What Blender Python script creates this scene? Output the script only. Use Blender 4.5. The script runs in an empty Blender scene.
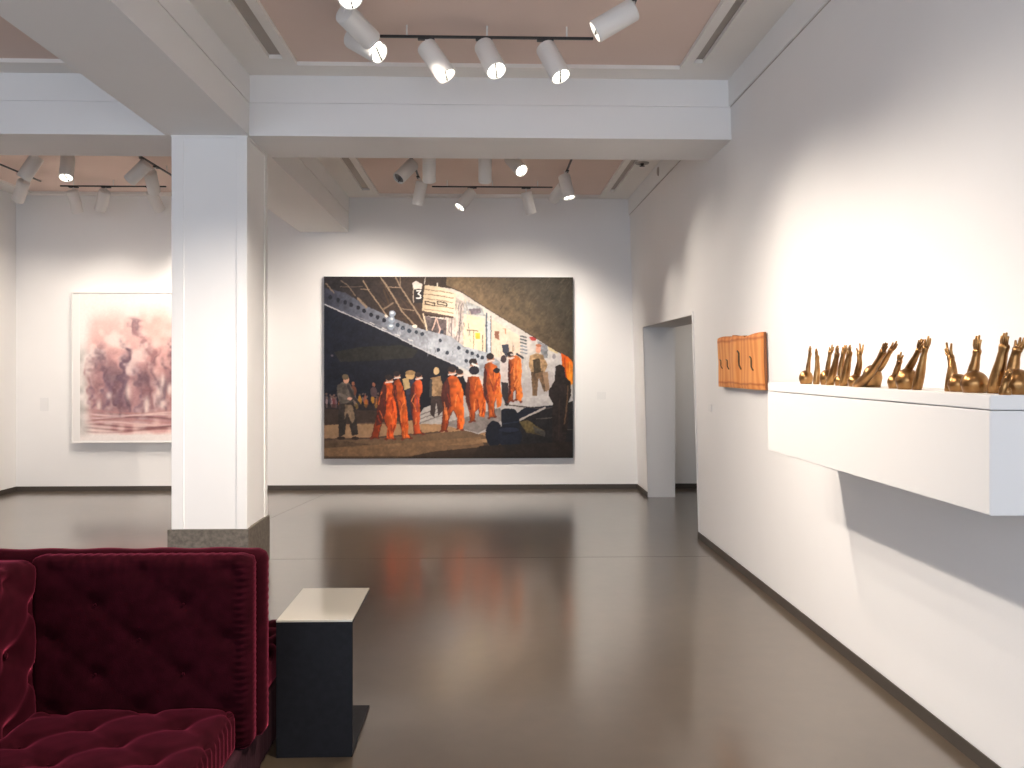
import bpy, bmesh, math, random
import numpy as np
from mathutils import Vector, Matrix

random.seed(7)
rng = np.random.default_rng(11)
S = bpy.context.scene
C = S.collection

# ------------------------------------------------------------------ camera
cam_d = bpy.data.cameras.new('camera')
cam = bpy.data.objects.new('camera', cam_d)
C.objects.link(cam)
cam.location = (0, 0, 1.6)
cam.rotation_euler = (math.radians(90), 0, -math.atan(25 / 840))
cam_d.sensor_width = 36
cam_d.lens = 36 * 840 / 1024
cam_d.shift_y = -17 / 1024
cam_d.clip_start = 0.05
S.camera = cam

# ------------------------------------------------------------------ light and exposure
S.view_settings.view_transform = 'Standard'
S.view_settings.look = 'None'
S.view_settings.gamma = 1
S.view_settings.use_curve_mapping = False
S.view_settings.exposure = 0.14

world = bpy.data.worlds.new('sky')
S.world = world
world.use_nodes = True
wb = world.node_tree.nodes['Background']
wb.inputs['Color'].default_value = (0.77, 0.86, 1.0, 1)
wb.inputs['Strength'].default_value = 4.9

SPOT = 1.0                      # overall factor on the track lamps
WARM = (1.0, 0.88, 0.76)

def area(name, loc, rot, sx, sy, power, col, portal=False):
    d = bpy.data.lights.new(name, 'AREA')
    d.shape = 'RECTANGLE'; d.size = sx; d.size_y = sy
    d.energy = power; d.color = col
    if portal:
        d.cycles.is_portal = True
    o = bpy.data.objects.new(name, d); C.objects.link(o)
    o.location = loc; o.rotation_euler = rot
    return o

# street window behind the camera: daylight enters through it
area('daylight_portal', (-2.0, -2.98, 1.85), (math.radians(90), 0, 0), 7.0, 2.9, 1, (1, 1, 1), True)

# ------------------------------------------------------------------ materials
def mat(name, col, rough=0.6, metal=0.0, spec=0.5):
    m = bpy.data.materials.new(name); m.use_nodes = True
    b = m.node_tree.nodes['Principled BSDF']
    b.inputs['Base Color'].default_value = (*col, 1)
    b.inputs['Roughness'].default_value = rough
    b.inputs['Metallic'].default_value = metal
    b.inputs['Specular IOR Level'].default_value = spec
    return m

def noisy(m, scale, c0, c1, lo=0.35, hi=0.65, detail=4, bump=0.0, bscale=None, stretch=None):
    nt = m.node_tree; n = nt.nodes; l = nt.links
    b = n['Principled BSDF']
    tc = n.new('ShaderNodeTexCoord')
    src = tc.outputs['Object']
    if stretch:
        mp = n.new('ShaderNodeMapping'); mp.inputs['Scale'].default_value = stretch
        l.new(src, mp.inputs['Vector']); src = mp.outputs['Vector']
    t = n.new('ShaderNodeTexNoise'); t.inputs['Scale'].default_value = scale
    t.inputs['Detail'].default_value = detail
    l.new(src, t.inputs['Vector'])
    r = n.new('ShaderNodeValToRGB')
    r.color_ramp.elements[0].position = lo; r.color_ramp.elements[0].color = (*c0, 1)
    r.color_ramp.elements[1].position = hi; r.color_ramp.elements[1].color = (*c1, 1)
    l.new(t.outputs['Fac'], r.inputs['Fac'])
    l.new(r.outputs['Color'], b.inputs['Base Color'])
    if bump:
        t2 = n.new('ShaderNodeTexNoise'); t2.inputs['Scale'].default_value = bscale or scale * 6
        l.new(src, t2.inputs['Vector'])
        bp = n.new('ShaderNodeBump'); bp.inputs['Strength'].default_value = bump
        bp.inputs['Distance'].default_value = 0.01
        l.new(t2.outputs['Fac'], bp.inputs['Height']); l.new(bp.outputs['Normal'], b.inputs['Normal'])
    return m

M = {}
M['wall'] = noisy(mat('white_wall_paint', (.8, .79, .78), .75, 0, .2), 1.2, (.79, .78, .77), (.81, .80, .79), bump=.04, bscale=120)
M['beam'] = noisy(mat('beam_paint', (.80, .79, .78), .7, 0, .2), 1.2, (.79, .78, .77), (.81, .80, .79))
M['ceiling'] = noisy(mat('ceiling_paint', (.70, .67, .63), .8, 0, .2), 1.0, (.82, .79, .75), (.84, .81, .77))
M['pink'] = noisy(mat('pink_ceiling_paint', (.60, .42, .35), .85, 0, .2), .8, (.73, .59, .52), (.76, .61, .54))
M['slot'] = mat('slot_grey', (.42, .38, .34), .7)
M['shelf'] = mat('shelf_white', (.74, .73, .715), .55, 0, .3)
M['base'] = mat('baseboard_dark', (.055, .045, .036), .5)
M['stone'] = noisy(mat('plinth_stone', (.13, .11, .09), .6), 30, (.10, .085, .068), (.17, .145, .12), bump=.1, bscale=80)
M['lampwhite'] = mat('lamp_white', (.72, .70, .67), .45)
M['lampdark'] = mat('lamp_inside', (.03, .028, .025), .4)
M['track'] = mat('track_black', (.02, .019, .018), .4)
M['bronze'] = noisy(mat('bronze', (.45, .26, .10), .3, 1.0), 14, (.20, .095, .035), (.47, .265, .105), .3, .7, bump=.08, bscale=60)
M['navy'] = noisy(mat('navy_lacquer', (.007, .007, .010), .6, 0, .25), 40, (.006, .006, .008), (.009, .009, .012))
M['cream'] = mat('cream_top', (.62, .57, .47), .06, 0, .8)
M['label'] = mat('label_card', (.74, .735, .73), .7)
M['canvas_edge'] = mat('canvas_edge', (.03, .028, .026), .6)
M['frame_white'] = mat('frame_white', (.76, .74, .72), .5)
M['mount'] = mat('mount_board', (.79, .77, .755), .7)
M['grey'] = mat('grey_metal', (.35, .33, .30), .4, .3)
M['mark'] = mat('dark_mark', (.09, .04, .012), .5)

def emis(name, col, st):
    m = bpy.data.materials.new(name); m.use_nodes = True
    b = m.node_tree.nodes['Principled BSDF']
    b.inputs['Base Color'].default_value = (.9, .9, .9, 1)
    b.inputs['Emission Color'].default_value = (*col, 1)
    b.inputs['Emission Strength'].default_value = st
    return m
M['lens'] = emis('lit_lens', (1, .92, .8), 6)
M['lens_off'] = mat('unlit_lens', (.25, .24, .23), .15, .4)

# polished concrete
m = mat('polished_concrete', (.12, .10, .08), .29, 0, .8); M['floor'] = m
nt = m.node_tree; n = nt.nodes; l = nt.links; b = n['Principled BSDF']
b.inputs['Coat Weight'].default_value = .85; b.inputs['Coat Roughness'].default_value = .15; b.inputs['Coat IOR'].default_value = 1.5
tc = n.new('ShaderNodeTexCoord')
t1 = n.new('ShaderNodeTexNoise'); t1.inputs['Scale'].default_value = .8; t1.inputs['Detail'].default_value = 3
t2 = n.new('ShaderNodeTexNoise'); t2.inputs['Scale'].default_value = 9; t2.inputs['Detail'].default_value = 5
for t in (t1, t2): l.new(tc.outputs['Object'], t.inputs['Vector'])
mx = n.new('ShaderNodeMix'); mx.data_type = 'FLOAT'; mx.inputs['Factor'].default_value = .35
l.new(t1.outputs['Fac'], mx.inputs['A']); l.new(t2.outputs['Fac'], mx.inputs['B'])
r = n.new('ShaderNodeValToRGB')
r.color_ramp.elements[0].position = .35; r.color_ramp.elements[0].color = (.074, .052, .033, 1)
r.color_ramp.elements[1].position = .65; r.color_ramp.elements[1].color = (.100, .073, .048, 1)
l.new(mx.outputs['Result'], r.inputs['Fac']); l.new(r.outputs['Color'], b.inputs['Base Color'])

# burgundy velvet
m = mat('burgundy_velvet', (.085, .006, .016), .85, 0, .03); M['velvet'] = m
noisy(m, 22, (.011, .0008, .002), (.020, .0016, .004), .3, .7, bump=.12, bscale=260)
b = m.node_tree.nodes['Principled BSDF']
b.inputs['Sheen Weight'].default_value = .42
b.inputs['Sheen Roughness'].default_value = .30
b.inputs['Sheen Tint'].default_value = (.85, .10, .20, 1)
m = mat('dark_skirt', (.02, .006, .009), .9, 0, .1); M['skirt'] = m

# orange timber panel
m = mat('orange_timber', (.7, .3, .07), .5); M['timber'] = m
nt = m.node_tree; n = nt.nodes; l = nt.links; b = n['Principled BSDF']
tc = n.new('ShaderNodeTexCoord'); mp = n.new('ShaderNodeMapping'); mp.inputs['Scale'].default_value = (1, 2.2, .9)
l.new(tc.outputs['Object'], mp.inputs['Vector'])
w = n.new('ShaderNodeTexWave'); w.wave_type = 'BANDS'; w.bands_direction = 'Y'
w.inputs['Scale'].default_value = 1.5; w.inputs['Distortion'].default_value = 7; w.inputs['Detail'].default_value = 3; w.inputs['Detail Scale'].default_value = 1.2
l.new(mp.outputs['Vector'], w.inputs['Vector'])
r = n.new('ShaderNodeValToRGB')
r.color_ramp.elements[0].position = .1; r.color_ramp.elements[0].color = (.68, .24, .06, 1)
r.color_ramp.elements[1].position = .9; r.color_ramp.elements[1].color = (.80, .36, .115, 1)
l.new(w.outputs['Fac'], r.inputs['Fac'])
sx = n.new('ShaderNodeSeparateXYZ'); l.new(tc.outputs['Object'], sx.inputs['Vector'])
nz = n.new('ShaderNodeTexNoise'); nz.inputs['Scale'].default_value = 6; l.new(tc.outputs['Object'], nz.inputs['Vector'])
ad = n.new('ShaderNodeMath'); ad.operation = 'MULTIPLY_ADD'; ad.inputs[1].default_value = .03; l.new(nz.outputs['Fac'], ad.inputs[0]); l.new(sx.outputs['Z'], ad.inputs[2])
mr = n.new('ShaderNodeMapRange'); mr.inputs['From Min'].default_value = 1.443; mr.inputs['From Max'].default_value = 1.86; l.new(ad.outputs[0], mr.inputs['Value'])
r2 = n.new('ShaderNodeValToRGB'); e = r2.color_ramp.elements
e[0].position = 0; e[0].color = (1, 1, 1, 1); e[1].position = 1; e[1].color = (.8, .6, .5, 1)
for p_, c_ in ((.09, (1, 1, 1, 1)), (.12, (.62, .38, .3, 1)), (.15, (1, 1, 1, 1)), (.86, (1, 1, 1, 1)), (.90, (.66, .42, .34, 1)), (.94, (1, .95, .9, 1))):
    q_ = e.new(p_); q_.color = c_
l.new(mr.outputs['Result'], r2.inputs['Fac'])
mm = n.new('ShaderNodeMix'); mm.data_type = 'RGBA'; mm.blend_type = 'MULTIPLY'; mm.inputs['Factor'].default_value = 1
l.new(r.outputs['Color'], mm.inputs[6]); l.new(r2.outputs['Color'], mm.inputs[7]); l.new(mm.outputs[2], b.inputs['Base Color'])
M['timber_edge'] = mat('timber_edge', (.30, .10, .03), .6)

# ------------------------------------------------------------------ helpers
def link(name, me, m=None, parent=None, smooth=False):
    o = bpy.data.objects.new(name, me); C.objects.link(o)
    if m: me.materials.append(M[m] if isinstance(m, str) else m)
    if parent: o.parent = parent
    if smooth:
        for p in me.polygons: p.use_smooth = True
    return o

def obj(name, bm, m, parent=None, smooth=False, auto=None):
    bmesh.ops.recalc_face_normals(bm, faces=bm.faces)
    me = bpy.data.meshes.new(name); bm.to_mesh(me); bm.free()
    o = link(name, me, m, parent, smooth)
    if auto is not None:
        me.set_sharp_from_angle(angle=math.radians(auto))
    return o

def box(bm, x0, x1, y0, y1, z0, z1, bev=0.0):
    t = bmesh.new()
    bmesh.ops.create_cube(t, size=1)
    for v in t.verts:
        v.co = Vector(((x0 + x1) / 2 + v.co.x * (x1 - x0), (y0 + y1) / 2 + v.co.y * (y1 - y0), (z0 + z1) / 2 + v.co.z * (z1 - z0)))
    if bev:
        bmesh.ops.bevel(t, geom=list(t.edges), offset=bev, segments=2, affect='EDGES', profile=.5)
    merge(bm, t)
    return bm

def merge(bm, t, mtx=None):
    mp = {}
    for v in t.verts:
        mp[v] = bm.verts.new(mtx @ v.co if mtx else v.co)
    for f in t.faces:
        try: bm.faces.new([mp[v] for v in f.verts])
        except ValueError: pass
    t.free()

def hexa(bm, pts):
    """eight corners: four below (ccw) then four above"""
    v = [bm.verts.new(p) for p in pts]
    for f in ((3, 2, 1, 0), (4, 5, 6, 7), (0, 1, 5, 4), (1, 2, 6, 5), (2, 3, 7, 6), (3, 0, 4, 7)):
        bm.faces.new([v[i] for i in f])

def tube(bm, pts, rad, seg=12, cap=True, flat=None):
    pts = [Vector(p) for p in pts]
    rings = []
    up = Vector((0, 0, 1))
    for i, p in enumerate(pts):
        d = (pts[min(i + 1, len(pts) - 1)] - pts[max(i - 1, 0)]).normalized()
        a = d.cross(Vector((1, 0, 0)))
        if a.length < .2: a = d.cross(Vector((0, 1, 0)))
        a.normalize(); c = d.cross(a).normalized()
        rr = rad[i] if isinstance(rad, (list, tuple)) else rad
        fl = (flat[i] if isinstance(flat, (list, tuple)) else flat) if flat else 1
        rings.append([bm.verts.new(p + a * rr * math.cos(2 * math.pi * k / seg) * 1 + c * rr * fl * math.sin(2 * math.pi * k / seg)) for k in range(seg)])
    for A, B in zip(rings, rings[1:]):
        for k in range(seg):
            bm.faces.new((A[k], A[(k + 1) % seg], B[(k + 1) % seg], B[k]))
    if cap:
        bm.faces.new(rings[0][::-1]); bm.faces.new(rings[-1])

def lathe(bm, prof, seg=28):
    """profile of (r, z), about the local Z axis"""
    rings = [[bm.verts.new((r_ * math.cos(2 * math.pi * k / seg), r_ * math.sin(2 * math.pi * k / seg), z)) for k in range(seg)] for r_, z in prof]
    for A, B in zip(rings, rings[1:]):
        for k in range(seg):
            bm.faces.new((A[k], A[(k + 1) % seg], B[(k + 1) % seg], B[k]))
    return rings

def tag(o, label, cat, group=None, kind=None):
    o['label'] = label; o['category'] = cat
    if group: o['group'] = group
    if kind: o['kind'] = kind
    return o

def thing(name, loc, label, cat, group=None):
    o = bpy.data.objects.new(name, None); C.objects.link(o)
    o.empty_display_size = .1
    o.location = loc
    return tag(o, label, cat, group)

def struct(name, bm, m, parent=None):
    o = obj(name, bm, m, parent)
    o['kind'] = 'structure'
    return o

def B(*boxes):
    bm = bmesh.new()
    for b_ in boxes: box(bm, *b_)
    return bm

# ------------------------------------------------------------------ room
XL, YB, YF, ZC = -6.06, 11.0, -3.0, 3.81
def xr(z): return 1.984 - .030 * z           # the right wall leans in very slightly
struct('floor', B((XL - .3, 6.2, YF - .3, YB + .3, -.15, 0)), 'floor')
# saw cuts in the floor
bm = B((-6.0, 1.9, 7.045, 7.049, 0, .0008))
hexa(bm, [(-2.45, 7.9, 0), (-2.443, 7.9, 0), (-2.013, 10.8, 0), (-2.02, 10.8, 0), (-2.45, 7.9, .0012), (-2.443, 7.9, .0012), (-2.013, 10.8, .0012), (-2.02, 10.8, .0012)])
struct('trim_1', bm, 'base')

struct('wall_back', B((XL - .15, 6.0, YB, YB + .15, 0, ZC + .1)), 'wall')
struct('wall_left', B((XL - .15, XL, YF, YB, 0, ZC + .1)), 'wall')
# right wall in three segments round the wide doorway
DY0, DY1, DZ = 7.80, 10.27, 2.088
bm = bmesh.new()
def wseg(bm, y0, y1, z0, z1, t=.33, dx=0):
    hexa(bm, [(xr(z0) - dx, y0, z0), (xr(0) + t, y0, z0), (xr(0) + t, y1, z0), (xr(z0) - dx, y1, z0),
              (xr(z1) - dx, y0, z1), (xr(0) + t, y0, z1), (xr(0) + t, y1, z1), (xr(z1) - dx, y1, z1)])
wseg(bm, YF, DY0, 0, ZC + .1)
wseg(bm, DY1, YB, 0, ZC + .1)
wseg(bm, DY0, DY1, DZ, ZC + .1)
struct('wall_right', bm, 'wall')
bm = bmesh.new()
wseg(bm, YF, 6.42, 3.605, ZC + .02, .05, .014)
wseg(bm, 7.07, YB, 3.605, ZC + .02, .05, .014)
struct('trim_2', bm, 'wall')
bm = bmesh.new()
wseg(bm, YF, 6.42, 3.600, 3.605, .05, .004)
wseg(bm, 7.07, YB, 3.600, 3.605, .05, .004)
struct('trim_seam_shade', bm, 'slot')  # dark strip painting in the shade of the seam under the upper band
# narrow bead round the doorway
bm = bmesh.new()
def bead(y0, y1, z0, z1):
    hexa(bm, [(xr(z0) - .008, y0, z0), (xr(z0) + .004, y0, z0), (xr(z0) + .004, y1, z0), (xr(z0) - .008, y1, z0),
              (xr(z1) - .008, y0, z1), (xr(z1) + .004, y0, z1), (xr(z1) + .004, y1, z1), (xr(z1) - .008, y1, z1)])
bead(DY0 - .03, DY0, 0, DZ + .03); bead(DY1, DY1 + .03, 0, DZ + .03); bead(DY0, DY1, DZ, DZ + .03)
struct('trim_3', bm, 'wall')
# the room seen through the doorway
struct('wall_hall', B((5.0, 5.15, 6.4, YB, 0, 3.0), (2.32, 5.0, 6.4, 6.55, 0, 3.0)), 'wall')
struct('ceiling_hall', B((2.2, 5.1, 6.4, YB, 2.95, 3.05)), 'ceiling')
struct('baseboard_hall', B((2.306, 5.0, YB - .014, YB, 0, .065)), 'base')

# front wall behind the viewer with the street window
WX0, WX1, WZ0, WZ1 = -5.5, 1.5, .4, 3.3
bm = B((XL, WX0, YF - .2, YF, 0, ZC + .1), (WX1, 2.3, YF - .2, YF, 0, ZC + .1), (WX0, WX1, YF - .2, YF, 0, WZ0), (WX0, WX1, YF - .2, YF, WZ1, ZC + .1))
struct('wall_front', bm, 'wall')
bm = bmesh.new()
for k in range(5):
    x = WX0 + (WX1 - WX0) * k / 4
    box(bm, x - .03, x + .03, YF - .14, YF - .08, WZ0, WZ1)
for z in (WZ0 + .03, WZ1 - .03):
    box(bm, WX0, WX1, YF - .14, YF - .08, z - .03, z + .03)
struct('window_1', bm, 'track')

# baseboards
struct('baseboard_back', B((XL, xr(0), YB - .016, YB, 0, .062)), 'base')
struct('baseboard_left', B((XL, XL + .016, YF, YB - .016, 0, .062)), 'base')
bm = bmesh.new()
for y0, y1 in ((YF, DY0), (DY1, YB - .016)):
    wseg(bm, y0, y1, 0, .062, -.01, .014)
struct('baseboard_right', bm, 'base')

# ceiling: flat border, sunk pink panels, slots along their sides
Y1, Y2 = 6.42, 7.07
bm = bmesh.new()
def bay(x0, x1, y0, y1, px0, px1, py0, py1, slots):
    z0, z1 = ZC, ZC + .03
    box(bm, x0, x1, y0, py0, z0, z1); box(bm, x0, x1, py1, y1, z0, z1)
    xa, xb = px0, px1
    if slots:
        sy = py1 - (.13 if py1 < 8 else .33)
        s0, s1 = px0 - .17, px0 - .07
        box(bm, x0, s0, py0, py1, z0, z1); box(bm, s1, px0, py0, py1, z0, z1); box(bm, s0, s1, sy, py1, z0, z1)
        s0, s1 = px1 + .07, px1 + .14
        box(bm, s1, x1, py0, py1, z0, z1); box(bm, px1, s0, py0, py1, z0, z1); box(bm, s0, s1, sy, py1, z0, z1)
    else:
        box(bm, x0, px0, py0, py1, z0, z1); box(bm, px1, x1, py0, py1, z0, z1)
PB = [(-1.39, 1.43, -2.6, 6.20), (-1.39, 1.47, 7.3, 10.88), (-5.75, -2.75, -2.6, 6.20), (-5.80, -2.75, 7.3, 10.88)]
bay(-1.80, 1.99, YF, Y1, *PB[0], True)
bay(-1.80, 1.99, Y2, YB, *PB[1], True)
bay(XL, -2.43, YF, Y1, *PB[2], False)
bay(XL, -2.43, Y2, YB, *PB[3], False)
struct('ceiling', bm, 'ceiling')
bm = bmesh.new()
for a, b_, c, d in PB: box(bm, a - .01, b_ + .01, c - .01, d + .01, ZC + .03, ZC + .05)
struct('ceiling_panel', bm, 'pink')
bm = bmesh.new()
for a, b_, c, d in PB[:2]:
    box(bm, a - .18, a - .06, c, d, ZC + .03, ZC + .045); box(bm, b_ + .06, b_ + .15, c, d, ZC + .03, ZC + .045)
struct('trim_4', bm, 'slot')
struct('roof', B((XL - .1, 2.3, YF - .1, YB + .1, ZC + .1, ZC + .2)), 'ceiling')

# beams: lower body, upper band standing a little proud
BX0, BX1, BZ = -2.43, -1.80, 3.352
bm = B((XL, 1.90, Y1, Y2, BZ, 3.597), (XL, 1.90, Y1 + .006, Y2 - .006, 3.597, 3.603), (XL, 1.90, Y1 - .004, Y2 + .004, 3.603, ZC + .02))
struct('beam_cross', bm, 'beam')
bm = bmesh.new()
for y0, y1 in ((YF, Y1), (Y2, YB)):
    box(bm, BX0, BX1, y0, y1, BZ + .001, 3.597); box(bm, BX0 + .006, BX1 - .006, y0, y1, 3.597, 3.603); box(bm, BX0 - .004, BX1 + .004, y0, y1, 3.603, ZC + .02)
struct('beam_long', bm, 'beam')

# column: core, corner boards standing proud of the panels, stone plinth
cx0, cx1, cy0, cy1 = -2.385, -1.818, 6.425, 7.02
bm = B((cx0 + .008, cx1 - .008, cy0 + .008, cy1 - .008, .372, BZ))
for x0, x1 in ((cx0, cx0 + .092), (cx1 - .082, cx1)):
    for y0, y1 in ((cy0, cy0 + .085), (cy1 - .085, cy1)):
        box(bm, x0, x1, y0, y1, .372, BZ, .002)
box(bm, cx0 - .004, cx1 + .004, cy0 - .004, cy1 + .004, BZ - .012, BZ)
col = struct('column', bm, 'wall')
struct('column_plinth', B((cx0 - .022, cx1 + .014, cy0 - .022, cy1 + .014, 0, .372)), 'stone', col)

# ------------------------------------------------------------------ painted surfaces (colour attribute on a fine grid)
def lin(a):
    a = np.clip(a / 255.0, 0, 1)
    return np.where(a <= .04045, a / 12.92, ((a + .055) / 1.055) ** 2.4)

def smooth_noise(h, w_, cell):
    gh, gw = int(h / cell) + 3, int(w_ / cell) + 3
    g = rng.random((gh, gw))
    yy, xx = np.mgrid[0:h, 0:w_] / cell
    iy, ix = yy.astype(int), xx.astype(int); fy, fx = yy - iy, xx - ix
    fy = fy * fy * (3 - 2 * fy); fx = fx * fx * (3 - 2 * fx)
    return (g[iy, ix] * (1 - fy) * (1 - fx) + g[iy + 1, ix] * fy * (1 - fx) + g[iy, ix + 1] * (1 - fy) * fx + g[iy + 1, ix + 1] * fy * fx)

def blur(a, k):
    for ax in (0, 1):
        for _ in range(2):
            p = np.pad(a, [(k, k) if i == ax else (0, 0) for i in range(a.ndim)], mode='edge')
            c = np.cumsum(p, axis=ax)
            c = np.insert(c, 0, 0, axis=ax)
            n_ = 2 * k + 1
            a = (np.take(c, range(n_, c.shape[ax]), axis=ax) - np.take(c, range(0, c.shape[ax] - n_), axis=ax)) / n_
    return a

class Raster:
    """colours on a (rows, columns) grid; coordinates u to the right, v down"""
    def __init__(s, u0, v0, u1, v1, k, bg):
        s.w = int((u1 - u0) * k) + 1; s.h = int((v1 - v0) * k) + 1
        s.u = np.linspace(u0, u1, s.w)[None, :].repeat(s.h, 0); s.v = np.linspace(v0, v1, s.h)[:, None].repeat(s.w, 1)
        s.a = np.zeros((s.h, s.w, 3)); s.a[:] = bg
        s.k = k
        s.ju = s.u + (smooth_noise(s.h, s.w, 4) - .5) * .7; s.jv = s.v + (smooth_noise(s.h, s.w, 4) - .5) * .7
    def put(s, m_, c, al=1.0, tex=0.0):
        c = np.array(c, float)
        if tex:
            c = c * (1 + tex * (smooth_noise(s.h, s.w, 4) - .5)[..., None] + tex * (smooth_noise(s.h, s.w, 12) - .5)[..., None])
        m_ = np.asarray(m_, float)[..., None] * al
        s.a = s.a * (1 - m_) + c * m_
    def mask(s, pts):
        inside = np.zeros((s.h, s.w), bool)
        n_ = len(pts)
        for i in range(n_):
            (x0, y0), (x1, y1) = pts[i], pts[(i + 1) % n_]
            if y0 == y1: continue
            cnd = ((y0 <= s.jv) != (y1 <= s.jv)) & (s.ju < (x1 - x0) * (s.jv - y0) / (y1 - y0) + x0)
            inside ^= cnd
        return inside
    def poly(s, pts, c, al=1.0, tex=.12): s.put(s.mask(pts), c, al, tex)
    def ell(s, cx, cy, rx, ry, c, al=1.0, tex=.12):
        s.put(((s.ju - cx) / rx) ** 2 + ((s.jv - cy) / ry) ** 2 < 1, c, al, tex)
    def line(s, pts, w_, c, al=1.0):
        m_ = np.zeros((s.h, s.w), bool)
        for (x0, y0), (x1, y1) in zip(pts, pts[1:]):
            dx, dy = x1 - x0, y1 - y0; L = dx * dx + dy * dy + 1e-9
            t = np.clip(((s.ju - x0) * dx + (s.jv - y0) * dy) / L, 0, 1)
            m_ |= (s.ju - x0 - t * dx) ** 2 + (s.jv - y0 - t * dy) ** 2 < (w_ / 2) ** 2
        s.put(m_, c, al, .1)
    def grad(s, pts, c0, c1, p0, p1, tex=.15):
        dx, dy = p1[0] - p0[0], p1[1] - p0[1]
        t = np.clip(((s.u - p0[0]) * dx + (s.v - p0[1]) * dy) / (dx * dx + dy * dy), 0, 1)[..., None]
        s.put(s.mask(pts), np.array(c0, float) * (1 - t) + np.array(c1, float) * t, 1, tex)

def painted(name, R, x0, x1, z0, z1, y, parent, gain=1.0, m=None):
    xs = np.linspace(x0, x1, R.w); zs = np.linspace(z1, z0, R.h)
    co = np.zeros((R.h, R.w, 3)); co[..., 0] = xs[None]; co[..., 1] = y; co[..., 2] = zs[:, None]
    nv = R.h * R.w; nf = (R.h - 1) * (R.w - 1)
    me = bpy.data.meshes.new(name)
    me.vertices.add(nv); me.vertices.foreach_set('co', co.ravel())
    idx = np.arange(nv).reshape(R.h, R.w)
    q = np.stack([idx[1:, :-1], idx[1:, 1:], idx[:-1, 1:], idx[:-1, :-1]], -1).reshape(-1, 4)
    me.loops.add(nf * 4); me.loops.foreach_set('vertex_index', q.ravel())
    me.polygons.add(nf); me.polygons.foreach_set('loop_start', np.arange(0, nf * 4, 4))
    me.update(calc_edges=True)
    at = me.color_attributes.new('paint', 'FLOAT_COLOR', 'POINT')
    c = np.ones((nv, 4)); c[:, :3] = np.clip(lin(R.a.reshape(-1, 3)) * gain, 0, .9)
    at.data.foreach_set('color', c.ravel().astype(np.float32))
    mt = bpy.data.materials.new(name + '_paint'); mt.use_nodes = True
    b_ = mt.node_tree.nodes['Principled BSDF']; b_.inputs['Roughness'].default_value = .55; b_.inputs['Specular IOR Level'].default_value = .25
    a_ = mt.node_tree.nodes.new('ShaderNodeAttribute'); a_.attribute_name = 'paint'
    mt.node_tree.links.new(a_.outputs['Color'], b_.inputs['Base Color'])
    return link(name, me, mt, parent)

def rnd(a, b_): return random.uniform(a, b_)

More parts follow.
